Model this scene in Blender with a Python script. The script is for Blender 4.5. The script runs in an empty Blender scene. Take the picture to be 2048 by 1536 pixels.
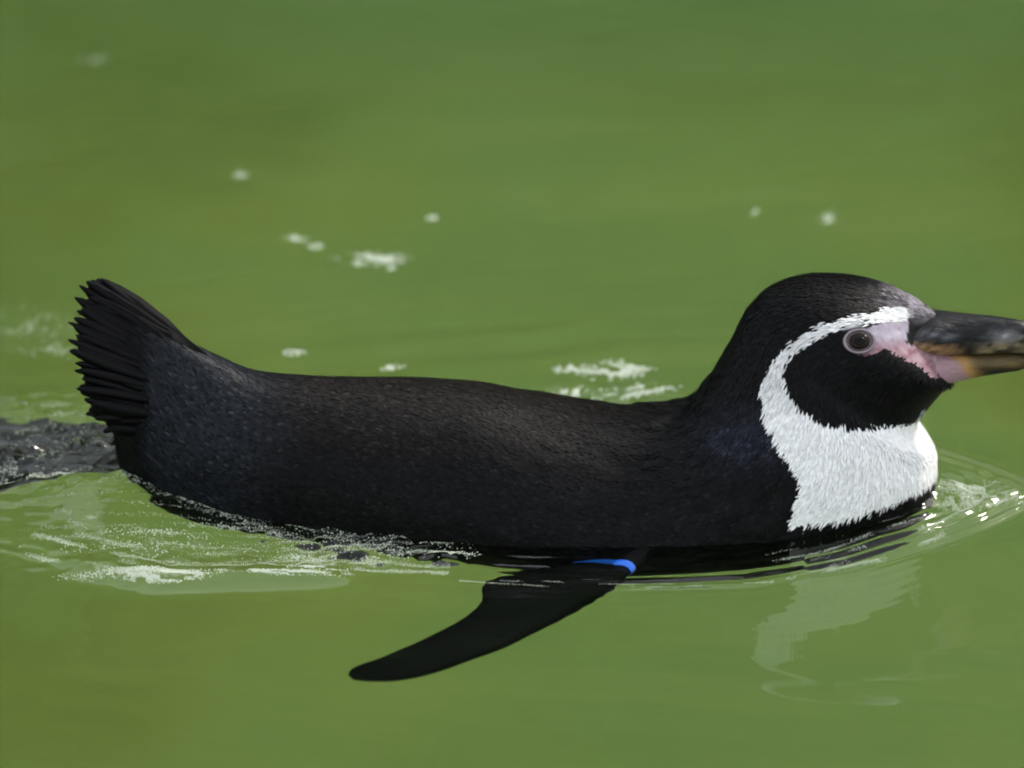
import bpy, math, random
import numpy as np
from mathutils import Vector, Matrix

random.seed(7)
RNG = np.random.default_rng(7)
SC = bpy.context.scene
COL = SC.collection

# ------------------------------------------------------------------ camera
PITCH = math.radians(25.0)
DIST = 3.6
WIDTH = 0.66                               # metres across the picture at the penguin
LOOK = np.array([0.0, 0.0, 0.077])
FWD = np.array([0.0, math.cos(PITCH), -math.sin(PITCH)])
UP = np.array([0.0, math.sin(PITCH), math.cos(PITCH)])
EYE = LOOK - FWD * DIST
cam_d = bpy.data.cameras.new('camera')
cam = bpy.data.objects.new('camera', cam_d)
COL.objects.link(cam)
cam.location = EYE
cam.rotation_euler = (math.radians(90) - PITCH, 0, 0)
cam_d.sensor_width = 36
cam_d.lens = 36 * DIST / WIDTH
cam_d.clip_start = 0.05
cam_d.clip_end = 2000
cam_d.dof.use_dof = True
cam_d.dof.focus_distance = DIST - 0.05
cam_d.dof.aperture_fstop = 4.0
SC.camera = cam

# ------------------------------------------------------------------ sky, sun, exposure
SUN_EL, SUN_AZ = math.radians(40), math.radians(54)      # azimuth: from +Y towards +X
w = bpy.data.worlds.new('World')
SC.world = w
w.use_nodes = True
nt = w.node_tree
sky = nt.nodes.new('ShaderNodeTexSky')
sky.sky_type = 'NISHITA'
sky.sun_disc = False
sky.sun_elevation = SUN_EL
sky.sun_rotation = SUN_AZ
sky.air_density = 1.0
sky.dust_density = 3.0
# bright broken cloud over the whole sky
wtc = nt.nodes.new('ShaderNodeTexCoord')
wmp = nt.nodes.new('ShaderNodeMapping')
wmp.inputs['Scale'].default_value = (1, 1, 2.2)
wno = nt.nodes.new('ShaderNodeTexNoise')
wno.inputs['Scale'].default_value = 2.6
wno.inputs['Detail'].default_value = 6
wrp = nt.nodes.new('ShaderNodeValToRGB')
wrp.color_ramp.elements[0].position = .36
wrp.color_ramp.elements[0].color = (.25, .25, .25, 1)
wrp.color_ramp.elements[1].position = .58
wmx = nt.nodes.new('ShaderNodeMix')
wmx.data_type = 'RGBA'
wmx.inputs[7].default_value = (6.3, 6.5, 6.9, 1)
nt.links.new(wtc.outputs['Generated'], wmp.inputs[0])
nt.links.new(wmp.outputs[0], wno.inputs['Vector'])
nt.links.new(wno.outputs['Fac'], wrp.inputs[0])
nt.links.new(wrp.outputs[0], wmx.inputs[0])
nt.links.new(sky.outputs[0], wmx.inputs[6])
nt.links.new(wmx.outputs[2], nt.nodes['Background'].inputs[0])
nt.nodes['Background'].inputs[1].default_value = 0.12
sun_d = bpy.data.lights.new('sun', 'SUN')
sun = bpy.data.objects.new('sun', sun_d)
COL.objects.link(sun)
sun_d.energy = 1.5
sun_d.angle = math.radians(10)
sun_d.color = (1.0, 0.95, 0.86)
sdir = Vector((math.sin(SUN_AZ) * math.cos(SUN_EL), math.cos(SUN_AZ) * math.cos(SUN_EL), math.sin(SUN_EL)))
sun.rotation_euler = sdir.to_track_quat('Z', 'Y').to_euler()
SC.view_settings.view_transform = 'Standard'
SC.view_settings.look = 'None'
SC.view_settings.gamma = 1
SC.view_settings.use_curve_mapping = False
SC.view_settings.exposure = 1.1
SC.render.engine = 'CYCLES'
cy = SC.cycles
cy.use_denoising = True
cy.max_bounces = 10
cy.diffuse_bounces = 3
cy.glossy_bounces = 4
cy.transmission_bounces = 8
cy.caustics_refractive = True
cy.caustics_reflective = True
cy.sample_clamp_indirect = 40.0
cy.blur_glossy = 0.3
cy.filter_width = 2.0

# ------------------------------------------------------------------ measuring helpers (photo pixels, 2048 wide)
S = WIDTH / 2048


def ray(px, row):
    px, row = np.asarray(px, float), np.asarray(row, float)
    d = FWD[None] * DIST + ((px - 1024) * S)[..., None] * np.array([1.0, 0, 0]) + ((768 - row) * S)[..., None] * UP
    return d / np.linalg.norm(d, axis=-1, keepdims=True)


def on_y(px, row, y=0.0):
    d = ray(np.atleast_1d(px), np.atleast_1d(row))
    t = (y - EYE[1]) / d[:, 1]
    return EYE + d * t[:, None]


def on_water(px, row, depth=0.0):
    """point seen at a pixel, at a depth under the (flat) surface; negative depth = above it"""
    px, row = np.atleast_1d(px).astype(float), np.atleast_1d(row).astype(float)
    depth = np.broadcast_to(np.asarray(depth, float), px.shape)
    d = ray(px, row)
    out = np.zeros((len(px), 3))
    for i in range(len(px)):
        if depth[i] <= 0:
            out[i] = EYE + d[i] * ((-depth[i] - EYE[2]) / d[i, 2])
        else:
            q = EYE + d[i] * (-EYE[2] / d[i, 2])
            eta = 1 / 1.333
            c = -d[i, 2]
            k = math.sqrt(1 - eta * eta * (1 - c * c))
            r = eta * d[i] + (eta * c - k) * np.array([0, 0, 1.0])
            out[i] = q + r * (depth[i] / -r[2])
    return out


def project(P):
    v = P - EYE
    z = v @ FWD
    return 1024 + v[..., 0] / z * DIST / S, 768 - (v @ UP) / z * DIST / S


def smooth(a, b, x):
    t = np.clip((x - a) / (b - a), 0, 1)
    return t * t * (3 - 2 * t)


def vnoise(x, y, seed=0):
    """smooth value noise in -1..1"""
    xi, yi = np.floor(x).astype(np.int64), np.floor(y).astype(np.int64)
    fx, fy = x - xi, y - yi
    fx = fx * fx * fx * (fx * (fx * 6 - 15) + 10)
    fy = fy * fy * fy * (fy * (fy * 6 - 15) + 10)

    def h(a, b):
        n = (a * 374761393 + b * 668265263 + seed * 1442695041) & 0xffffffff
        n = ((n ^ (n >> 13)) * 1274126177) & 0xffffffff
        n = n ^ (n >> 16)
        return (n & 0xffff) / 32767.5 - 1
    a, b, c, d = h(xi, yi), h(xi + 1, yi), h(xi, yi + 1), h(xi + 1, yi + 1)
    return (a * (1 - fx) + b * fx) * (1 - fy) + (c * (1 - fx) + d * fx) * fy


def inside(px, py, poly):
    poly = np.asarray(poly, float)
    r = np.zeros(px.shape, bool)
    j = len(poly) - 1
    for i in range(len(poly)):
        xi, yi = poly[i]
        xj, yj = poly[j]
        if yi != yj:
            c = ((yi > py) != (yj > py)) & (px < (xj - xi) * (py - yi) / (yj - yi) + xi)
            r ^= c
        j = i
    return r


def seg_dist(px, py, line):
    """distance, signed side and position along a polyline"""
    best = np.full(px.shape, 1e9)
    side = np.zeros(px.shape)
    along = np.zeros(px.shape)
    L = 0
    for (x0, y0), (x1, y1) in zip(line[:-1], line[1:]):
        dx, dy = x1 - x0, y1 - y0
        l2 = dx * dx + dy * dy
        t = np.clip(((px - x0) * dx + (py - y0) * dy) / l2, 0, 1)
        d = np.hypot(px - x0 - t * dx, py - y0 - t * dy)
        m = d < best
        best = np.where(m, d, best)
        side = np.where(m, np.sign(dx * (py - y0) - dy * (px - x0)), side)
        along = np.where(m, L + t * math.sqrt(l2), along)
        L += math.sqrt(l2)
    return best, side, along


def catmull(P, n):
    P = np.asarray(P, float)
    k = len(P)
    t = np.linspace(0, k - 1, n)
    i = np.minimum(t.astype(int), k - 2)
    f = (t - i)[:, None]
    p0, p1, p2, p3 = P[np.maximum(i - 1, 0)], P[i], P[i + 1], P[np.minimum(i + 2, k - 1)]
    return 0.5 * (2 * p1 + (p2 - p0) * f + (2 * p0 - 5 * p1 + 4 * p2 - p3) * f ** 2 + (3 * p1 - p0 - 3 * p2 + p3) * f ** 3)


# ------------------------------------------------------------------ mesh and material helpers
def mesh_obj(name, verts, faces, mat=None, parent=None, smooth_shade=True, color=None):
    me = bpy.data.meshes.new(name)
    me.from_pydata([tuple(v) for v in np.asarray(verts).tolist()], [], faces if isinstance(faces, list) else faces.tolist())
    if smooth_shade:
        me.shade_smooth()
    if color is not None:
        at = me.color_attributes.new('Col', 'FLOAT_COLOR', 'POINT')
        c = np.ones((len(verts), 4), np.float32)
        c[:, :3] = color
        at.data.foreach_set('color', c.ravel())
    o = bpy.data.objects.new(name, me)
    COL.objects.link(o)
    if mat:
        me.materials.append(mat)
    if parent:
        o.parent = parent
    return o


def tag(o, label=None, cat=None, group=None, kind=None):
    for k, v in (('label', label), ('category', cat), ('group', group), ('kind', kind)):
        if v:
            o[k] = v
    return o


def loft(rings, close_ends=True):
    """rings (n, m, 3) -> verts, faces"""
    n, m, _ = rings.shape
    V = rings.reshape(-1, 3)
    F = []
    for i in range(n - 1):
        a, b = i * m, (i + 1) * m
        for j in range(m):
            k = (j + 1) % m
            F.append((a + j, a + k, b + k, b + j))
    if close_ends:
        F.append(tuple(range(m - 1, -1, -1)))
        F.append(tuple((n - 1) * m + j for j in range(m)))
    return V, F


def material(name, base=(0.5, 0.5, 0.5), rough=0.5, spec=0.5, attr=False):
    m = bpy.data.materials.new(name)
    m.use_nodes = True
    b = m.node_tree.nodes['Principled BSDF']
    b.inputs['Base Color'].default_value = (*base, 1)
    b.inputs['Roughness'].default_value = rough
    b.inputs['Specular IOR Level'].default_value = spec
    if attr:
        a = m.node_tree.nodes.new('ShaderNodeAttribute')
        a.attribute_name = 'Col'
        m.node_tree.links.new(a.outputs['Color'], b.inputs['Base Color'])
    return m


def add_bump(m, scale, strength, dist=0.001, detail=4, stretch=None):
    t = m.node_tree
    tc = t.nodes.new('ShaderNodeTexCoord')
    mp = t.nodes.new('ShaderNodeMapping')
    if stretch:
        mp.inputs['Scale'].default_value = stretch
    n = t.nodes.new('ShaderNodeTexNoise')
    n.inputs['Scale'].default_value = scale
    n.inputs['Detail'].default_value = detail
    bp = t.nodes.new('ShaderNodeBump')
    bp.inputs['Strength'].default_value = strength
    bp.inputs['Distance'].default_value = dist
    t.links.new(tc.outputs['Object'], mp.inputs[0])
    t.links.new(mp.outputs[0], n.inputs['Vector'])
    t.links.new(n.outputs['Fac'], bp.inputs['Height'])
    for nd in t.nodes:
        if nd.type == 'BSDF_PRINCIPLED':
            t.links.new(bp.outputs[0], nd.inputs['Normal'])
    return m


# ------------------------------------------------------------------ the pool
X0, X1, Y0, Y1, DEPTH = -5.0, 5.0, -2.7, 6.0, 0.55

# waterline half-width of the swimming bird, along x (photo px -> metres)
WL_PX = np.array([150, 230, 330, 450, 600, 800, 1000, 1250, 1450, 1600, 1750, 1850, 1890])
WL_W = np.array([0, .006, .020, .032, .046, .062, .076, .085, .080, .072, .055, .030, 0])
WL_X = (WL_PX - 1024) * S

# outer wake crest, near side, as seen on the water plane
CREST = on_water([-500, -200, 0, 120, 330, 600, 760, 950, 1250, 1500, 1700, 1850, 1960, 2080],
                 [1040, 1075, 1105, 1135, 1168, 1158, 1158, 1166, 1177, 1168, 1134, 1092, 1050, 998])[:, :2]


def axis_coords(lo, hi, a, b, step, grow=1.12):
    mid = list(np.arange(a, b + 1e-9, step))
    out, s, x = [], step, a
    while x > lo:
        s *= grow
        x -= s
        out.append(max(x, lo))
    left = out[::-1]
    out, s, x = [], step, mid[-1]
    while x < hi:
        s *= grow
        x += s
        out.append(min(x, hi))
    return np.array(left + mid + out)


def water_height(x, y):
    far = smooth(1.2, 3.0, np.hypot(x, y))
    h = np.zeros_like(x)
    # ambient swell, long crested and slightly tilted
    rs = np.random.default_rng(3)
    for lam, amp, n in ((0.42, .0007, 5), (0.21, .00026, 6), (0.10, .00008, 6)):
        for k in range(n):
            th = math.radians(94 + rs.normal(0, 20))
            ph = rs.uniform(0, 6.28)
            l = lam * rs.uniform(.75, 1.3)
            h += amp / math.sqrt(n) * np.sin(2 * np.pi / l * (x * math.cos(th) + y * math.sin(th)) + ph
                                             + 1.3 * vnoise(x * 3 + k, y * 3, k))
    h *= 1 + 0.5 * vnoise(x * 2.5, y * 2.5, 9)
    h += .00016 * vnoise(x * 42, y * 34, 17) * (1 - far) * (y < .25)
    px = x / S + 1024
    # long low waves left behind on the far side, and a few in front
    dst = .9 * vnoise(x * 4.5, y * 5, 27) + .5 * vnoise(x * 11, y * 12, 28)
    h += .0013 * np.exp(-((y - .24) / .16) ** 2) * (.4 + .6 * vnoise(x * 3.1, y * 5, 29)) * (1 - far) * np.sin(2 * np.pi * (y - .16 * x) / .058 + 2.4 * dst)
    h += .00018 * np.exp(-((y + .30) / .10) ** 2) * (1 - far) * np.sin(2 * np.pi * (y + .25 * x) / .05 + 2.4 * dst)
    # chop from the body
    wl = np.interp(x, WL_X, WL_W)
    db = np.abs(y) - wl
    endx = np.maximum(np.maximum(WL_X[0] - x, x - WL_X[-1]), 0)
    db = np.hypot(np.maximum(db, 0), endx)
    near = np.exp(-db / .028) * (1 - far)
    mod = .55 + .6 * vnoise(x * 25, y * 25, 4)
    h += .0010 * near * mod * np.cos(2 * np.pi * db / .0125 + 1.5 * vnoise(x * 14, y * 30, 5))
    # bow wave and wake crest on both sides
    d, side, along = seg_dist(x, -np.abs(y), CREST.tolist())
    dn = d * side                                   # >0 on the body side
    pack = np.exp(-(np.where(dn > 0, dn / .024, dn / .007)) ** 2)
    amp = .00125 * (.55 + .45 * vnoise(along * 9, along * 0, 6)) * (1 + .9 * smooth(1500, 1900, px))
    amp = amp * np.where(y > 0, .55, 1.0)
    lam = np.where(px > 1600, .0095, .0135)
    h += amp * pack * np.cos(2 * np.pi * dn / lam + .8 * vnoise(x * 22, y * 40, 7))
    # broad swelling of the crest left of the flipper, lit by the sky
    h += .0055 * np.exp(-((dn - .004) / .013) ** 2) * smooth(60, 250, px) * (1 - smooth(600, 780, px)) * (y < 0)
    # churned water beside the flank and behind the tail
    row = 985 - y * math.sin(PITCH) / S
    churn = np.exp(-((px - 740) / 190) ** 2 - ((row - 1085) / 42) ** 2)
    churn += .9 * np.exp(-((px - 330) / 230) ** 2 - ((row - 985) / 40) ** 2)
    churn += 1.3 * (1 - smooth(140, 330, px)) * np.exp(-((row - 900) / 85) ** 2) * (px > -700)
    churn += .5 * np.exp(-((px - 1200) / 170) ** 2 - ((row - 790) / 40) ** 2)
    churn += .8 * np.exp(-((px - 1930) / 80) ** 2 - ((row - 985) / 35) ** 2)
    churn += .45 * np.exp(-((px - 330) / 230) ** 2 - ((row - 1120) / 35) ** 2)
    h += churn * (.0032 * vnoise(x * 30, y * 66, 11) + .0040 * vnoise(x * 70, y * 125, 12)
                  + .0018 * vnoise(x * 130, y * 210, 13))
    # mound thrown up behind the tail
    h += .022 * np.exp(-((px - 250) / 250) ** 2) * np.exp(-((y - .01) / .085) ** 2)
    # water wells up a little at the breast
    h += .008 * np.exp(-db / .02) * smooth(1450, 1800, px)
    return h * (1 - far) + far * .002 * vnoise(x * 3, y * 3, 2)


gx = axis_coords(X0, X1, -.40, .42, .0019)
ylist = np.concatenate([np.arange(-.42, -.20, .0028), np.arange(-.20, .20, .0017), np.arange(.20, 1.0, .0042)])
left, s, yv = [], .0028, ylist[0]
while yv > Y0:
    s *= 1.12
    yv -= s
    left.append(max(yv, Y0))
right, s, yv = [], .0042, ylist[-1]
while yv < Y1:
    s *= 1.12
    yv += s
    right.append(min(yv, Y1))
gy = np.concatenate([left[::-1], ylist, right])
GX, GY = np.meshgrid(gx, gy)
GZ = water_height(GX.ravel(), GY.ravel())
nx, ny = len(gx), len(gy)
idx = np.arange(nx * ny).reshape(ny, nx)
wf = np.stack([idx[:-1, :-1], idx[:-1, 1:], idx[1:, 1:], idx[1:, :-1]], -1).reshape(-1, 4)

m_water = bpy.data.materials.new('pool_water')
m_water.use_nodes = True
b = m_water.node_tree.nodes['Principled BSDF']
b.inputs['Base Color'].default_value = (0.90, 1.0, 0.86, 1)
b.inputs['Roughness'].default_value = 0.0
b.inputs['IOR'].default_value = 1.333
b.inputs['Transmission Weight'].default_value = 1.0
me = bpy.data.meshes.new('water')
me.vertices.add(nx * ny)
me.vertices.foreach_set('co', np.stack([GX.ravel(), GY.ravel(), GZ], -1).astype(np.float32).ravel())
me.loops.add(wf.size)
me.loops.foreach_set('vertex_index', wf.ravel().astype(np.int32))
me.polygons.add(len(wf))
me.polygons.foreach_set('loop_start', np.arange(0, wf.size, 4, dtype=np.int32))
me.update(calc_edges=True)
me.shade_smooth()
me.materials.append(m_water)
water = bpy.data.objects.new('water', me)
COL.objects.link(water)
tag(water, 'murky olive green pool water rippled by the swimming penguin', None, None, 'structure')

# algae-covered pool bottom
m_floor = bpy.data.materials.new('algae_floor')
m_floor.use_nodes = True
t = m_floor.node_tree
b = t.nodes['Principled BSDF']
b.inputs['Roughness'].default_value = 0.9
b.inputs['Specular IOR Level'].default_value = 0.1
tc = t.nodes.new('ShaderNodeTexCoord')


def floor_noise(scale, loc, rot, freq, detail=4):
    mp = t.nodes.new('ShaderNodeMapping')
    mp.inputs['Scale'].default_value = scale
    mp.inputs['Location'].default_value = loc
    mp.inputs['Rotation'].default_value = (0, 0, rot)
    n = t.nodes.new('ShaderNodeTexNoise')
    n.inputs['Scale'].default_value = freq
    n.inputs['Detail'].default_value = detail
    t.links.new(tc.outputs['Object'], mp.inputs[0])
    t.links.new(mp.outputs[0], n.inputs['Vector'])
    return n


def mix(fac, A, B):
    m = t.nodes.new('ShaderNodeMix')
    m.data_type = 'RGBA'
    t.links.new(fac, m.inputs[0])
    for k_, v_ in ((6, A), (7, B)):
        if isinstance(v_, tuple):
            m.inputs[k_].default_value = (*v_, 1)
        else:
            t.links.new(v_, m.inputs[k_])
    return m.outputs[2]


def ramp(sock, lo, hi):
    m = t.nodes.new('ShaderNodeMapRange')
    m.interpolation_type = 'SMOOTHSTEP'
    m.inputs[1].default_value = lo
    m.inputs[2].default_value = hi
    t.links.new(sock, m.inputs[0])
    return m.outputs[0]


def math_(op, a_, b_):
    m = t.nodes.new('ShaderNodeMath')
    m.operation = op
    for k_, v_ in enumerate((a_, b_)):
        if isinstance(v_, (int, float)):
            m.inputs[k_].default_value = v_
        else:
            t.links.new(v_, m.inputs[k_])
    return m.outputs[0]


# algae: olive and grey-green growth, drifted in long streaks. Far end and sides mixed darker
big = floor_noise((1.0, .9, 1), (3.3, 1.2, 0), 0, 2.4, 3)
streak = floor_noise((.8, 4.2, 1), (1.0, 7.0, 0), .12, 2.6, 5)
sep = t.nodes.new('ShaderNodeSeparateXYZ')
t.links.new(tc.outputs['Object'], sep.inputs[0])
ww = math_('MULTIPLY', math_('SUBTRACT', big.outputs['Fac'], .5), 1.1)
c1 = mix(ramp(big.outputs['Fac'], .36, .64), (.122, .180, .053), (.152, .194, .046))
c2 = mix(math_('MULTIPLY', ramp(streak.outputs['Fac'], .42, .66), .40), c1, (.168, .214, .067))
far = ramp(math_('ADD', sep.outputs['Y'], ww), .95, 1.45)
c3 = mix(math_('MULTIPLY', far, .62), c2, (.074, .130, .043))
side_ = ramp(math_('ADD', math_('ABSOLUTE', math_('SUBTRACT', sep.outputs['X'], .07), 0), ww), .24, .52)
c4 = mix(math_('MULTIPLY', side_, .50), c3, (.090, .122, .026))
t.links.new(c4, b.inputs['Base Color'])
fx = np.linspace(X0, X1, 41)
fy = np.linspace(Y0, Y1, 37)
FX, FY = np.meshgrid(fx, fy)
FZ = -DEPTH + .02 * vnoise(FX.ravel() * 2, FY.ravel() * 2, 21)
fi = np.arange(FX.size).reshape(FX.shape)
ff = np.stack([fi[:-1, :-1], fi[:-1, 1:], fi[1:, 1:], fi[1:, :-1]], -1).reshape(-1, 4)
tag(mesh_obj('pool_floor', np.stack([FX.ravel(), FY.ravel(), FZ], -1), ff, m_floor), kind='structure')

m_wall = add_bump(material('pool_concrete', (.22, .24, .16), .85, .3), 40, .5, .01)
rim = .18
c = [(X0, Y0), (X1, Y0), (X1, Y1), (X0, Y1)]
V = [(x, y, -DEPTH - .05) for x, y in c] + [(x, y, rim) for x, y in c] + \
    [(x + .3 * np.sign(x), y + (.3 if y > 0 else -.3), rim) for x, y in c]
F = []
for i in range(4):
    j = (i + 1) % 4
    F += [(i, i + 4, j + 4, j), (i + 4, i + 8, j + 8, j + 4)]
tag(mesh_obj('pool_wall', V, F, m_wall, smooth_shade=False), kind='structure')
m_ground = add_bump(material('ground_grass', (.06, .09, .03), .95, .2), 8, .8, .05)
o1 = [(x + .3 * np.sign(x), y + (.3 if y > 0 else -.3), rim - .004) for x, y in c]
o2 = [(600 * np.sign(x), 600 * (1 if y > 0 else -1), rim - .004) for x, y in c]
V = o1 + o2
F = [(i, i + 4, (i + 1) % 4 + 4, (i + 1) % 4) for i in range(4)]
tag(mesh_obj('ground', V, F, m_ground, smooth_shade=False), kind='structure')

# planted bank beyond the pool: only its reflection on the water is in the picture
N = 70000
r = np.random.default_rng(5)
cx = r.uniform(-11, 6.5, N)
top = (6.9 - .7 * smooth(3.5, 6.0, cx)) + .5 * vnoise(cx * .45, cx * 0, 31) + .5 * vnoise(cx * 1.5, cx * 0, 32)
cz = rim + r.uniform(0, 1, N) ** .8 * top
cyy = 7.6 + .10 * cz + .7 * vnoise(cx * .8, cz * .8, 33) + r.exponential(.35, N)
C0 = np.stack([cx, cyy, cz], -1)
L = r.uniform(.11, .20, N)[:, None]
a = r.normal(size=(N, 3))
a /= np.linalg.norm(a, axis=1)[:, None]
b2 = np.cross(a, r.normal(size=(N, 3)))
b2 /= np.linalg.norm(b2, axis=1)[:, None]
V = np.stack([C0 - a * L, C0 + b2 * L * .5, C0 + a * L, C0 - b2 * L * .5], 1).reshape(-1, 3)
F = np.arange(N * 4).reshape(N, 4)
tint = r.uniform(.6, 1.35, N)[:, None] * np.array([.045, .085, .022])
tint[:, 0] *= r.uniform(.8, 1.4, N)
m_leaf = material('bank_leaf', attr=True, rough=.5)
tag(mesh_obj('foliage', V, F, m_leaf, smooth_shade=False, color=np.repeat(tint, 4, 0)),
    'dense green shrubbery on the bank beyond the pool', None, None, 'stuff')

# ------------------------------------------------------------------ the penguin
penguin = bpy.data.objects.new('penguin', None)
penguin.empty_display_size = .1
COL.objects.link(penguin)
tag(penguin, 'black and white banded penguin swimming to the right with its tail raised', 'penguin')

# stations from tail to bill: dorsal (px,row), ventral (px,row), half-width
ST = [
    (214, 668, 205, 735, .006), (258, 640, 226, 838, .012), (338, 666, 250, 950, .022), (430, 715, 318, 1045, .035),
    (520, 752, 415, 1095, .045), (640, 764, 560, 1130, .053), (780, 772, 720, 1160, .064), (950, 786, 900, 1180, .076),
    (1080, 811, 1050, 1225, .083), (1200, 830, 1200, 1250, .085), (1300, 833, 1370, 1240, .081), (1368, 818, 1540, 1210, .077),
    (1408, 778, 1700, 1150, .073), (1442, 728, 1805, 1075, .069), (1466, 684, 1862, 985, .063), (1487, 640, 1868, 905, .056),
    (1508, 612, 1834, 850, .050), (1542, 584, 1858, 805, .048), (1602, 565, 1890, 768, .046), (1680, 561, 1903, 760, .0385),
    (1755, 567, 1902, 757, .0225), (1812, 588, 1902, 754, .0140), (1850, 610, 1902, 748, .0090), (1876, 632, 1900, 738, .006),
]
ST = np.array(ST, float)
Dp = on_y(ST[:, 0], ST[:, 1])
Vp = on_y(ST[:, 2], ST[:, 3])
NS, NR = 230, 104
Dc, Vc = catmull(Dp, NS), catmull(Vp, NS)
Wc = catmull(ST[:, 4:5], NS)[:, 0]
ph = np.linspace(0, 2 * np.pi, NR, endpoint=False)
cen, half = (Dc + Vc) / 2, (Dc - Vc) / 2
RINGS = np.zeros((NS, NR, 3))
cphi, sphi = np.cos(ph), np.sin(ph)
for i in range(NS):
    RINGS[i] = cen[i] + half[i] * cphi[:, None]
    RINGS[i, :, 1] = Wc[i] * sphi
# soft clumps in the plumage, lying along the body
du_ = np.gradient(RINGS, axis=0)
dv_ = np.roll(RINGS, -1, 1) - np.roll(RINGS, 1, 1)
n_ = np.cross(dv_, du_)
n_ /= np.linalg.norm(n_, axis=2, keepdims=True) + 1e-12
n_ *= np.sign((n_ * (RINGS - cen[:, None])).sum(2).mean())
arc = np.arange(NS)[:, None] + 0 * ph[None]
sph = np.sin(ph)[None] * 9 + 0 * arc
cph = np.cos(ph)[None] * 9
ruff = .5 + 1.6 * np.exp(-((arc - 108) / 18) ** 2)
rel = .0007 * vnoise(arc * .16, sph + 2 * cph, 71) + .0004 * vnoise(arc * .33, 2.2 * sph + 3 * cph, 72)
rel *= ruff * (1 - .75 * smooth(140, 175, arc)) * smooth(0, 12, arc)
RINGS = RINGS + n_ * rel[..., None]
bv, bf = loft(RINGS)

WHITE = [(1812, 618), (1775, 614), (1750, 626), (1700, 636), (1640, 653), (1582, 688), (1544, 730), (1523, 778), (1526, 840), (1550, 890),
         (1582, 940), (1602, 975), (1590, 1010), (1572, 1062), (1700, 1040), (1790, 1008), (1850, 978), (1885, 950), (1940, 925), (1920, 850),
         (1850, 825), (1830, 850), (1780, 862), (1700, 864), (1640, 852), (1600, 826), (1576, 790), (1564, 752),
         (1580, 712), (1628, 680), (1690, 655), (1740, 645), (1816, 640)]
SKIN = [(1700, 668), (1735, 650), (1780, 638), (1818, 640), (1812, 690), (1850, 690), (1925, 715), (1925, 762), (1858, 762),
        (1838, 742), (1795, 722), (1770, 705), (1745, 712), (1705, 705)]


def plumage_color(P, jit=0.0, rng=None):
    """base colour of the feathers and skin at points on the bird (same on both sides)"""
    Q = P.copy()
    Q[:, 1] = -np.abs(Q[:, 1])
    px, row = project(Q)
    n = len(P)
    if rng is not None:
        px = px + rng.normal(0, jit, n)
        row = row + rng.normal(0, jit, n)
    nz = vnoise(px / 60, row / 40, 41)
    nf = vnoise(px / 14, row / 9, 42)
    col = np.zeros((n, 3))
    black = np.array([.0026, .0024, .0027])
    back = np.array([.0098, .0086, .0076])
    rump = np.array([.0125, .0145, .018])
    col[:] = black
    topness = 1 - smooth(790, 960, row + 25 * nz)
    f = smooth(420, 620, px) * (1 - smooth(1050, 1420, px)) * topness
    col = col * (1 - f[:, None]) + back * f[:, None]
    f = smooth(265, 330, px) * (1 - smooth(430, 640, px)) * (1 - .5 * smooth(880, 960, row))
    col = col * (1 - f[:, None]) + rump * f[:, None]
    f = np.exp(-((px - 1500) / 90) ** 2 - ((row - 880) / 60) ** 2) * (.6 + .4 * nf)  # bluish wet sheen of the shoulder ruffles, put into the colour
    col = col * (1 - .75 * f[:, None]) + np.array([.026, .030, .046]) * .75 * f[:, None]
    # grizzled forehead
    f = smooth(1730, 1860, px + 12 * nf) * (1 - smooth(618, 655, row)) * (.55 + .45 * nf)
    f = np.clip(f, 0, 1)
    col = col * (1 - f[:, None]) + np.array([.34, .31, .34]) * f[:, None]
    wmask = inside(px, row, WHITE)
    white = np.array([.88, .88, .86]) * (1 + .05 * nf[:, None])
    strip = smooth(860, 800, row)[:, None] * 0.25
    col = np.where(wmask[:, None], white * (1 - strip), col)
    belly = (P[:, 2] < -.075) & (px > 350) & (px < 1650)
    col = np.where(belly[:, None], np.array([.75, .75, .72]), col)
    smask = inside(px, row, SKIN)
    pink = np.array([.26, .165, .185]) + (.06 * nf + .07 * vnoise(px / 7, row / 7, 44))[:, None]
    lav = np.array([.29, .255, .30]) + (.05 * nf + .06 * vnoise(px / 7, row / 7, 44))[:, None]
    fl = smooth(700, 672, row)[:, None]
    skin = pink * (1 - fl) + lav * fl
    if jit == 0 or rng is None:
        col = np.where(smask[:, None], skin, col)
    return np.clip(col, .004, .9), smask


m_body = add_bump(material('feather_skin', attr=True, rough=.6, spec=.08), 350, .35, .0012)
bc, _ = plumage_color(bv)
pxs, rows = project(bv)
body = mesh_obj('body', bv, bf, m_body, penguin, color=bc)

# plumage: many short overlapping feathers, lying head to tail
Rn = np.zeros_like(RINGS)
du = np.gradient(RINGS, axis=0)
dv = (np.roll(RINGS, -1, 1) - np.roll(RINGS, 1, 1))
Nn = np.cross(dv, du)
Nn /= np.linalg.norm(Nn, axis=2, keepdims=True) + 1e-12
out = RINGS - cen[:, None]
sgn = np.sign((Nn * out).sum(2).mean())
Nn *= sgn
FL = -du / (np.linalg.norm(du, axis=2, keepdims=True) + 1e-12)
q00, q10, q01, q11 = RINGS[:-1], RINGS[1:], np.roll(RINGS, -1, 1)[:-1], np.roll(RINGS, -1, 1)[1:]
area = np.linalg.norm(np.cross(q11 - q00, q10 - q01), axis=2) / 2
zc = (q00 + q11)[..., 2] / 2
wgt = area * np.where(zc > -.03, 1.0, .05)
# finer, denser on head and breast
dens = np.interp(np.arange(NS - 1), [0, 110, 125, NS - 1], [1.0, 1.0, 1.9, 2.2])
wgt = wgt * dens[:, None]
NF = 150000
r = np.random.default_rng(11)
cell = r.choice(wgt.size, NF, p=(wgt / wgt.sum()).ravel())
ci, cj = np.unravel_index(cell, wgt.shape)
fu, fv = r.random(NF)[:, None], r.random(NF)[:, None]


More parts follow.
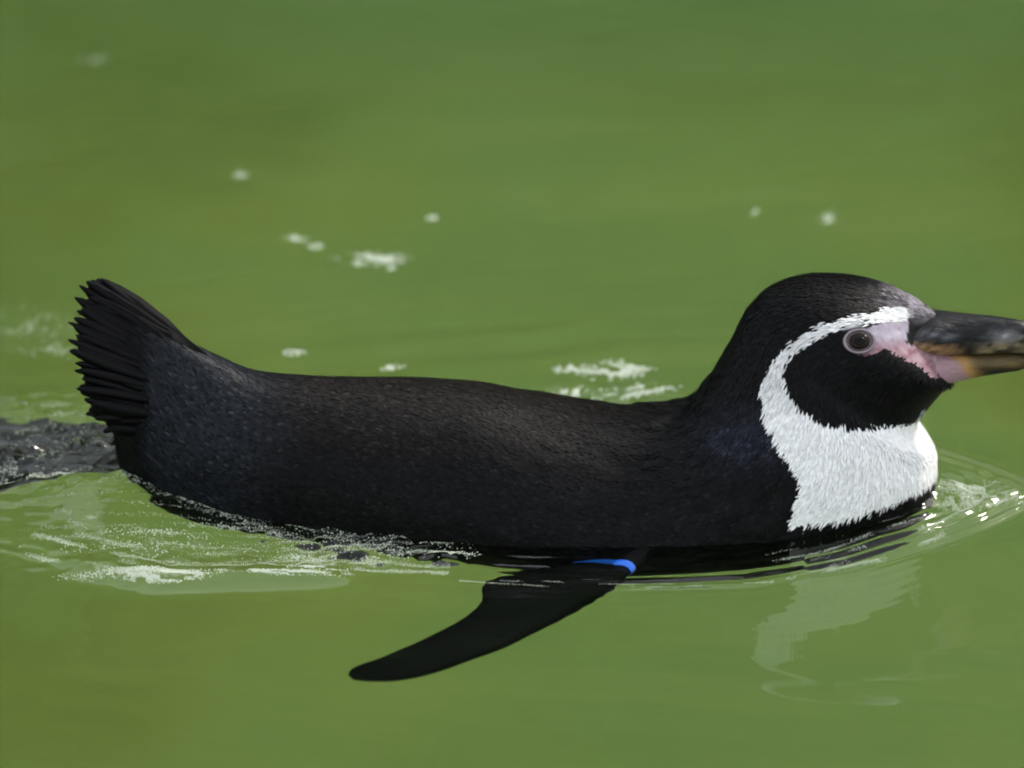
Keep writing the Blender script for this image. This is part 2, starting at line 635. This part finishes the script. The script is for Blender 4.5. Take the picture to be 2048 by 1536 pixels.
def lerp4(A):
    B = np.roll(A, -1, 1)
    return (A[ci, cj] * (1 - fu) + A[ci + 1, cj] * fu) * (1 - fv) + (B[ci, cj] * (1 - fu) + B[ci + 1, cj] * fu) * fv


P0, N0, T0 = lerp4(RINGS), lerp4(Nn), lerp4(FL)
N0 /= np.linalg.norm(N0, axis=1)[:, None]
T0 = T0 - N0 * (T0 * N0).sum(1)[:, None]
T0 /= np.linalg.norm(T0, axis=1)[:, None]
B0 = np.cross(N0, T0)
T0 = T0 + B0 * r.normal(0, .16, NF)[:, None]
T0 /= np.linalg.norm(T0, axis=1)[:, None]
B0 = np.cross(N0, T0)
head = smooth(115, 135, ci.astype(float))
fpx, frow = project(np.stack([P0[:, 0], -np.abs(P0[:, 1]), P0[:, 2]], -1))
eye_clear = np.hypot(fpx - 1717, frow - 685) > 40
Lf = (np.where(head > .5, .0056, .0046) * r.uniform(.75, 1.3, NF))
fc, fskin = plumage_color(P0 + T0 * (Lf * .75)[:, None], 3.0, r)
bill_clear = ~((fpx > 1806) & (frow > 636) & (frow < 705))
keep = bill_clear & (~fskin) & eye_clear & (ci < NS - 4)
Lf = np.where((fc[:, 0] > .3) & (head > .5), Lf * 1.25, Lf)
rumpish = smooth(420, 260, fpx)
Lf = Lf * (1 + .9 * rumpish)
Wf = np.interp(head, [0, 1], [.00095, .00060]) * r.uniform(.8, 1.2, NF)
lift = np.radians(np.interp(head, [0, 1], [5, 7])) * r.uniform(.2, 1.7, NF)
lift = lift * (1 - .6 * smooth(1700, 1830, fpx))
fc = fc * np.where(fc.mean(1) < .1, r.uniform(.4, 1.5, NF) * np.where(r.random(NF) < .12, 1.9, 1.0), r.uniform(.8, 1.15, NF))[:, None]
fc = np.clip(fc, .002, .90)


def blades(P, T, B, Nrm, L, W, lift, colr):
    n = len(P)
    D = T * np.cos(lift)[:, None] + Nrm * np.sin(lift)[:, None]
    base = P + Nrm * .0002
    mid = base + D * (L * .55)[:, None]
    tip = base + D * L[:, None] - Nrm * (L * .03)[:, None]
    V = np.stack([base - B * W[:, None] * .7, base + B * W[:, None] * .7, mid + B * W[:, None], tip, mid - B * W[:, None]], 1)
    Fq = np.arange(n)[:, None] * 5 + np.array([[0, 1, 2, 4]])
    Ft = np.arange(n)[:, None] * 5 + np.array([[4, 2, 3]])
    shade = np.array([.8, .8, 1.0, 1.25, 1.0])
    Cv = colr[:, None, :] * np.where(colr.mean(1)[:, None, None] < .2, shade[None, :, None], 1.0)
    return V.reshape(-1, 3), Fq.tolist() + Ft.tolist(), Cv.reshape(-1, 3)


k = keep
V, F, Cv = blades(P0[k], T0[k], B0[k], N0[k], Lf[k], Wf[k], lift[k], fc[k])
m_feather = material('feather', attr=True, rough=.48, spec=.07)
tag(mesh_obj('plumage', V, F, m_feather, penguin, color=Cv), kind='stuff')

# tail feathers
m_tail = add_bump(material('tail_feather_black', (.0032, .0030, .0033), .6, .10), 900, .4, .0006)
# tips (px, row, depth offset) of the two layers of the raised fan, upper to lower
tips = [(184, 560, .012), (157, 570, .006), (150, 596, .004), (153, 622, .000), (139, 646, -.004), (150, 668, -.006), (137, 678, -.010),
        (140, 702, -.012), (153, 724, -.014), (146, 742, -.016), (163, 760, -.018), (153, 778, -.020), (170, 800, -.021), (184, 812, -.022),
        (192, 838, -.022), (206, 862, -.021)]
tr = np.random.default_rng(77)
main = list(tips)
for tx, ty, yy in main:
    for q in range(2):
        tips.append((tx + tr.uniform(2, 22), ty + tr.uniform(-9, 9), yy + tr.uniform(-.002, .004)))
for q in range(26):
    f = tr.random()
    tips.append((172 + 22 * tr.random() - 18 * math.sin(f * 3.14) + 30 * max(0, f - .7), 578 + 285 * f, tr.uniform(-.004, .012) - .016 * f))
for i, (tx, ty, yy) in enumerate(tips):
    f = float(np.clip((ty - 560) / 300, 0, 1))
    rx, ry = 392 - 84 * f + tr.uniform(-22, 22), 700 + 165 * f + tr.uniform(-8, 8)
    cand = np.where(bv[:, 1] < -.002)[0]
    near_i = cand[np.argmin(np.hypot(pxs[cand] - rx, rows[cand] - ry))]
    root = bv[near_i] * np.array([1, .80 if i < 48 else tr.uniform(.2, .75), 1])
    tip = on_y(tx + tr.uniform(-3, 3), ty + tr.uniform(-3, 3), yy)[0]
    ax = tip - root
    Lt = np.linalg.norm(ax)
    ax /= Lt
    wd = np.array([.35, .1, .93]) + tr.normal(0, .12, 3)
    wd = wd - ax * (wd @ ax)
    wd /= np.linalg.norm(wd)
    nn = np.cross(ax, wd)
    nn *= -np.sign(nn[1])                       # towards the near side
    rings = []
    wide = tr.uniform(.8, 1.2) if i < 16 else tr.uniform(1.0, 1.9)
    bow = tr.uniform(-.003, .003)
    for tt, ww in ((0, .0012), (.3, .0028), (.6, .0034), (.8, .0030), (.92, .0022), (.97, .0015), (1.0, .0005)):
        cpt = root + ax * Lt * tt + nn * .0014 * math.sin(min(tt * 3.1, 3.1)) + wd * bow * math.sin(tt * 3.1)
        rings.append([cpt + wd * ww * wide, cpt + nn * .0006, cpt - wd * ww * wide * tr.uniform(.75, 1), cpt - nn * .0006])
    V, F = loft(np.array(rings))
    mesh_obj('tail_feather', V, F, m_tail, penguin)

# bill
m_bill = add_bump(material('bill_horn', attr=True, rough=.42, spec=.2), 300, .9, .0016, stretch=(.35, 1, 1))


def bill_part(name, secs, colour):
    A = np.array(secs, float)
    n = 46
    c = catmull(A, n)
    T, Bo = on_y(c[:, 0], c[:, 1]), on_y(c[:, 2], c[:, 3])
    m = 28
    a = np.linspace(0, 2 * np.pi, m, endpoint=False)
    R = np.zeros((n, m, 3))
    for i in range(n):
        ce, ha = (T[i] + Bo[i]) / 2, (T[i] - Bo[i]) / 2
        R[i] = ce + ha * (np.sign(np.cos(a)) * np.abs(np.cos(a)) ** .85)[:, None]
        R[i, :, 1] = max(c[i, 4], .0008) * np.sign(np.sin(a)) * np.abs(np.sin(a)) ** .8
    V, F = loft(R)
    Q = V.copy()
    Q[:, 1] = -np.abs(Q[:, 1])
    px, row = project(Q)
    return mesh_obj(name, V, F, m_bill, penguin, color=colour(px, row))


def mixc(a, b, f):
    return a * (1 - f[:, None]) + np.array(b) * f[:, None]


def upper_col(px, row):
    nf = vnoise(px / 22, row / 9, 51)
    n2 = vnoise(px / 50, row / 12, 52)
    c = np.tile(np.array([.010, .010, .011]), (len(px), 1))
    edge = 668 + (px - 1815) * .16
    edge = np.where(px > 1900, 690 - (px - 1900) * .07, edge + 12)
    f = smooth(-6, 8, row - edge + 7 * n2) * smooth(1800, 1840, px)
    c = mixc(c, (.28, .16, .08), f * (1 - smooth(1890, 1940, px)))
    c = mixc(c, (.18, .14, .085), f * smooth(1925, 1985, px) * np.clip(.55 + .9 * nf, 0, 1))
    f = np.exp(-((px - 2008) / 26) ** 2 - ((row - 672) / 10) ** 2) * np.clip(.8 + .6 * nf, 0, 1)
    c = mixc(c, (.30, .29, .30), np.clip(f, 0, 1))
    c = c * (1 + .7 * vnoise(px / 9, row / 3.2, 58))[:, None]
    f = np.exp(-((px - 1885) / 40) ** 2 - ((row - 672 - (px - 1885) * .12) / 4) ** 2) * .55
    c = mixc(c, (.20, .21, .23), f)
    return np.clip(c, .004, .8)


def lower_col(px, row):
    nf = vnoise(px / 26, row / 10, 53)
    t = px + .9 * (row - 720) * -1 + 12 * nf
    c = np.tile(np.array([.30, .185, .205]), (len(px), 1))
    f = smooth(1892, 1916, px - (row - 715) * .8 + 8 * nf)
    c = mixc(c, (.33, .19, .055), f)
    f = smooth(1918, 1958, px - (row - 715) * .9 + 14 * nf)
    c = mixc(c, (.06, .042, .015), f)
    f = smooth(1930, 1990, px) * smooth(728, 742, row)
    c = mixc(c, (.010, .010, .009), f)
    f = np.exp(-((px - 2000) / 60) ** 2 - ((row - 726) / 9) ** 2) * np.clip(.4 + .6 * nf, 0, 1)
    c = mixc(c, (.16, .12, .05), np.clip(f, 0, 1))
    return np.clip(c, .004, .8)


bill_part('upper_mandible', [(1800, 650, 1802, 676, .0255), (1826, 638, 1828, 692, .0235), (1870, 628, 1866, 700, .0185),
                             (1910, 629, 1906, 706, .0128), (1960, 632, 1956, 706, .0095), (2010, 637, 2006, 704, .0080),
                             (2050, 645, 2044, 706, .0066), (2080, 668, 2062, 722, .0048), (2092, 706, 2068, 738, .003), (2088, 744, 2080, 748, .001)],
          upper_col)
bill_part('lower_mandible', [(1790, 690, 1806, 722, .0150), (1830, 692, 1842, 748, .0220), (1870, 697, 1880, 759, .0195),
                             (1910, 702, 1916, 757, .0122), (1960, 705, 1962, 749, .0085), (2010, 706, 2010, 743, .0062),
                             (2040, 708, 2042, 738, .0045), (2058, 716, 2058, 728, .002)],
          lower_col)

# eyes
m_iris = material('eye_dark_brown', (.010, .006, .0035), .12, .12)
m_pupil = material('eye_pupil', (.001, .001, .001), .12, .12)
m_ring = add_bump(material('eye_ring_skin', (.185, .155, .17), .55, .3), 900, .5, .0005)
pxs, rows = project(bv)
cand = np.where(bv[:, 1] < -.005)[0]
ei = cand[np.argmin(np.hypot(pxs[cand] - 1717, rows[cand] - 686))]
ep = bv[ei]
en = Nn.reshape(-1, 3)[ei]
for side in (1, -1):
    p = Vector((ep[0], (ep[1] - .0006) * side, ep[2]))
    nrm = Vector((en[0], en[1] * side, en[2])).normalized()
    rot = nrm.to_track_quat('Z', 'Y').to_matrix()

    def disc(radii, zs, m=28):
        R = np.array([[list(p + rot @ Vector((rr * math.cos(a), .76 * rr * math.sin(a), z)))
                       for a in np.linspace(0, 2 * math.pi, m, endpoint=False)] for rr, z in zip(radii, zs)])
        return loft(R)
    R0 = .0074
    an = np.linspace(0, math.pi / 2 * .98, 9)
    V, F = disc([R0 * math.cos(a) for a in an], [-.0010 + .0028 * math.sin(a) for a in an])
    eye = mesh_obj('eye', V, F, m_iris, penguin)
    an = np.linspace(0, math.pi / 2 * .98, 6)
    V, F = disc([.0036 * math.cos(a) for a in an], [.00135 + .0007 * math.sin(a) for a in an])
    mesh_obj('pupil', V, F, m_pupil, eye)
    an = np.linspace(0, 2 * math.pi, 11)
    V, F = disc([.0098 + .0010 * math.cos(a) for a in an], [.0000 + .0009 * math.sin(a) for a in an], 36)
    mesh_obj('eye_ring', V, F, m_ring, eye)

# flippers
FS = [(1335, 1080, 0.006, 1180, 1080, .030), (1270, 1131, -.001, 1150, 1126, .036), (1240, 1168, .010, 980, 1160, .028),
      (1180, 1208, .026, 962, 1204, .034), (1095, 1254, .040, 922, 1240, .046), (1000, 1299, .053, 848, 1278, .056),
      (900, 1336, .064, 772, 1314, .066), (800, 1360, .074, 722, 1329, .074), (738, 1364, .079, 703, 1338, .079), (706, 1360, .081, 697, 1350, .081)]
FS = np.array(FS, float)
LE, TE = on_water(FS[:, 0], FS[:, 1], FS[:, 2]), on_water(FS[:, 3], FS[:, 4], FS[:, 5])
nfl = 44
LEc, TEc = catmull(LE, nfl), catmull(TE, nfl)
thick = np.interp(np.linspace(0, 9, nfl), [0, 1, 3, 6, 9], [.009, .007, .0055, .0035, .0012])
m_flip = add_bump(material('flipper_feathers', (.0030, .0034, .0030), .6, .08), 700, .5, .0006, stretch=(.5, 1, 1))
m_band = material('blue_plastic', (.015, .13, .62), .3, .5)


def flipper_rings(i0, i1, grow=0.0, m=24):
    a = np.linspace(0, 2 * np.pi, m, endpoint=False)
    spine = (LEc + TEc) / 2
    tan = np.gradient(spine, axis=0)
    R = []
    for i in range(i0, i1):
        ch = (LEc[i] - TEc[i]) / 2
        nn = np.cross(ch, tan[i])
        nn /= np.linalg.norm(nn) + 1e-9
        hl = np.linalg.norm(ch)
        ch = ch / (hl + 1e-9)
        ring = spine[i] + np.outer(np.cos(a), ch) * (hl + grow) + np.outer(np.sin(a) * (1 + .35 * np.cos(a)), nn) * (thick[i] + grow)
        R.append(ring)
    return np.array(R)


for side in (1, -1):
    mir = np.array([1, side, 1])
    V, F = loft(flipper_rings(0, nfl))
    V = V * mir
    if side < 0:
        F = [tuple(reversed(f)) for f in F]
    fl = mesh_obj('flipper', V, F, m_flip, penguin)
    if side > 0:
        fl['label'] = 'dark flipper under water with a blue band at its root'
        o_, i_ = flipper_rings(5, 7, .0013), flipper_rings(5, 7, .0004)
        V, F = loft(np.concatenate([o_, i_[::-1], o_[:1]]), False)
        mesh_obj('flipper_band', V, F, m_band, fl)

# webbed feet behind the tail, made large to darken the churned water there
m_foot = add_bump(material('foot_skin', (.010, .010, .010), .3, .5), 250, .8, .0015, stretch=(1, 1, 1))
for side in (1, -1):
    org = np.array([(430 - 1024) * S, .040 + .021 * side, 0])
    nA, nL = 25, 14
    R = []
    for j in range(nL):
        tt = j / (nL - 1)
        ring = []
        for i in range(nA):
            s_ = i / (nA - 1) * 2 - 1                    # across the web
            toe = max(0, math.cos(s_ * math.pi * 1.0) if abs(s_) < .5 else math.cos((abs(s_) - 1) * math.pi))
            ln = (.155 + .010 * toe) * tt
            lat = s_ * (.013 + .022 * tt ** 1.3) + .016 * tt + side * .007 * tt
            fx_, fy_ = org[0] - ln, org[1] + lat
            z = water_height(np.array([fx_]), np.array([fy_]))[0]
            z += .003 * math.sin(tt * 2.6) + .002 * toe * (.3 + .7 * tt) - .0105
            ring.append([fx_, fy_, z])
        R.append(ring)
    R = np.array(R)
    topv = R.reshape(-1, 3)
    botv = topv - np.array([0, 0, .004])
    V = np.concatenate([topv, botv])
    g = np.arange(nA * nL).reshape(nL, nA)
    q = np.stack([g[:-1, :-1], g[:-1, 1:], g[1:, 1:], g[1:, :-1]], -1).reshape(-1, 4)
    F = q.tolist() + (q[:, ::-1] + nA * nL).tolist()
    loop = list(g[0]) + list(g[1:, -1]) + list(g[-1, -2::-1]) + list(g[-2:0:-1, 0])
    for a_, b_ in zip(loop, loop[1:] + loop[:1]):
        F.append([int(a_), int(b_), int(b_ + nA * nL), int(a_ + nA * nL)])
    mesh_obj('foot', V, F, m_foot, penguin)

# ------------------------------------------------------------------ foam
m_foam = bpy.data.materials.new('foam_bubble')
m_foam.use_nodes = True
b = m_foam.node_tree.nodes['Principled BSDF']
b.inputs['Base Color'].default_value = (.74, .80, .66, 1)
b.inputs['Roughness'].default_value = .22
b.inputs['IOR'].default_value = 1.33
b.inputs['Transmission Weight'].default_value = .35

dome = []
for el, rr in ((-.25, .97), (.35, .94), (.9, .6)):
    for a in range(7):
        th = 2 * math.pi * (a + el) / 7
        dome.append((rr * math.cos(th), rr * math.sin(th), .75 * math.sin(el * 1.4)))
dome.append((0, 0, .80))
dome = np.array(dome)
dfaces = []
for q in range(2):
    for a in range(7):
        dfaces.append((q * 7 + a, q * 7 + (a + 1) % 7, (q + 1) * 7 + (a + 1) % 7, (q + 1) * 7 + a))
dtri = [(14 + a, 14 + (a + 1) % 7, 21) for a in range(7)]


def foam(name, pts, radii):
    """a raft of bubbles afloat at points on the water"""
    pts = np.asarray(pts)
    z = water_height(pts[:, 0], pts[:, 1])
    V = (dome[None] * radii[:, None, None] + np.stack([pts[:, 0], pts[:, 1], z], -1)[:, None]).reshape(-1, 3)
    n = len(dome)
    F = []
    for i in range(len(pts)):
        F += [tuple(v + i * n for v in f) for f in dfaces] + [tuple(v + i * n for v in f) for f in dtri]
    return mesh_obj(name, V, F, m_foam)


r = np.random.default_rng(21)


def blob(px, row, hw, hh, n, tilt=0.0):
    """bubble positions in a ragged patch whose centre and half-sizes are measured on the water"""
    n = int(n * 2.6)
    u, v = r.normal(0, .42, n * 4), r.normal(0, .42, n * 4)
    m = (vnoise(u * 3.2 + px, v * 2.2 + row, 61) > -.15) & (np.hypot(u, v) < 1.1)
    u, v = u[m][:n], v[m][:n]
    return on_water(px + u * hw, row + v * hh + u * tilt * hh)[:, :2]


PATCHES = [
    (745, 516, 80, 14, 120, 0, 'long streak of pale foam afloat beyond the penguin, largest in the open water'),
    (785, 534, 14, 7, 12, 0, 'tiny foam dot just under the long foam streak'),
    (590, 478, 28, 8, 22, .3, 'short faint foam streak beyond the left end of the long foam streak'),
    (630, 492, 18, 8, 14, 0, 'small faint foam fleck between the short and the long foam streaks'),
    (866, 436, 17, 7, 16, 0, 'small pale foam fleck floating beyond the long foam streak'),
    (1655, 440, 18, 12, 24, 0, 'round white foam fleck floating beyond the crown of the penguin'),
    (478, 350, 20, 9, 12, 0, 'faint blurred foam fleck far out on the water above the tail'),
    (588, 705, 25, 7, 26, -.3, 'thin pale foam fleck beside the lower back near the tail'),
    (785, 732, 24, 8, 34, -.5, 'bright tilted foam fleck just behind the middle of the back'),
    (1140, 737, 40, 8, 40, 0, 'thin foam streak leading left from the raft behind the shoulder'),
    (1230, 740, 80, 20, 190, -.15, 'broad raft of pale foam behind the shoulder of the penguin'),
    (1140, 790, 36, 14, 60, -.7, 'tilted foam scrap touching the back outline left of the neck'),
    (1270, 785, 85, 12, 100, -.8, 'long tilted foam streak between the foam raft and the neck'),
    (1510, 425, 9, 6, 5, 0, 'barely visible foam speck left of the round white fleck'),
    (185, 118, 40, 7, 8, 0, 'very faint foam trace in the dark far water'),
]
for px, row, hw, hh, n, tl, lab in PATCHES:
    P = blob(px, row, hw, hh, n, tl)
    o = foam('foam_patch', P, r.uniform(.0004, .0010, len(P)))
    tag(o, lab, 'foam', 'foam patches on the open water')

wp = [blob(740, 1085, 190, 40, 700, .25), blob(60, 650, 110, 40, 160), blob(110, 700, 90, 20, 100), blob(80, 985, 130, 10, 200, .2),
      blob(300, 1110, 230, 22, 160, -.1), blob(310, 1085, 150, 10, 140), blob(450, 1068, 110, 8, 100, -.4),
      blob(430, 985, 170, 14, 300, .8), blob(1935, 985, 75, 26, 600), blob(1915, 1010, 50, 18, 260),
      blob(900, 1110, 60, 12, 140), blob(120, 890, 130, 50, 70), blob(50, 965, 90, 14, 90),
      blob(330, 1166, 75, 10, 900), blob(300, 1160, 190, 9, 700), blob(560, 1158, 130, 5, 500), blob(640, 1148, 70, 5, 200, -.3), blob(1980, 1005, 70, 14, 300, -.8),
      blob(650, 1120, 160, 16, 300)]
# thin threads of fine bubbles along the wake and bow crests, partly standing in for glints
cd = catmull(CREST, 900)
ct = np.gradient(cd, axis=0)
ct /= np.linalg.norm(ct, axis=1)[:, None]
cn = np.stack([-ct[:, 1], ct[:, 0]], -1)
cpx = cd[:, 0] / S + 1024


def thread(p0, p1, off, n, spread=.0007, slant=0.0):
    ids = np.where((cpx > p0) & (cpx < p1))[0]
    t = r.uniform(0, len(ids) - 1, n * 7)
    i = ids[t.astype(int)]
    f = t / len(ids)
    ok = vnoise(f * 15 + off * 900, f * 0 + p0, 66) > r.uniform(-.15, .75, len(f))
    n = int(n * 1.5)
    i, f = i[ok][:n], f[ok][:n]
    d = off + slant * f + .0015 * vnoise(f * 6 + off * 300, f * 0, 67) + r.normal(0, spread, len(f))
    return cd[i] + cn[i] * d[:, None]


fine = [thread(1560, 2200, o, n, .0006) for o, n in ((.0, 700), (.006, 600), (.0125, 700), (.019, 500), (.027, 500), (.036, 300))]
fine += [thread(920, 1540, .0005, 420, .0004), thread(1000, 1520, .006, 260, .0004)]
fine += [thread(40, 900, o, n, .0012, sl) for o, n, sl in ((.001, 1600, .0), (.008, 1300, .004), (.016, 1400, .004), (.024, 1200, -.003), (.033, 1000, .006),
                                                           (.042, 500, .01), (.052, 400, .012))]
fine += [blob(100 + 30 * math.sin(q), 812 + 17 * q, 130, 4, 70) for q in range(9)]  # rows of bubbles in place of glint lines behind the tail
fine += [blob(560 + 90 * math.sin(q * 2.1), 1048 + 11 * q, 150 + 10 * q, 4, 90) for q in range(9)]
fine += [blob(260 + 90 * math.sin(q * 1.7), 985 + 15 * q, 170, 4, 60) for q in range(9)]
for q in range(12):                          # bubbles added as water glitter along the lower edge of the rump
    fine += [blob(250 + 33 * q, 1003 + 7.5 * q, 34, 9, 60)]
fine = np.concatenate(fine)
wp = np.concatenate(wp)
tag(foam('foam', np.concatenate([wp, fine]), np.concatenate([.00015 + .00042 * r.random(len(wp)) ** 3, .00012 + .00020 * r.random(len(fine)) ** 2])),
    'fine white bubbles and threads of foam in the wake, some standing in for glints', None, None, 'stuff')
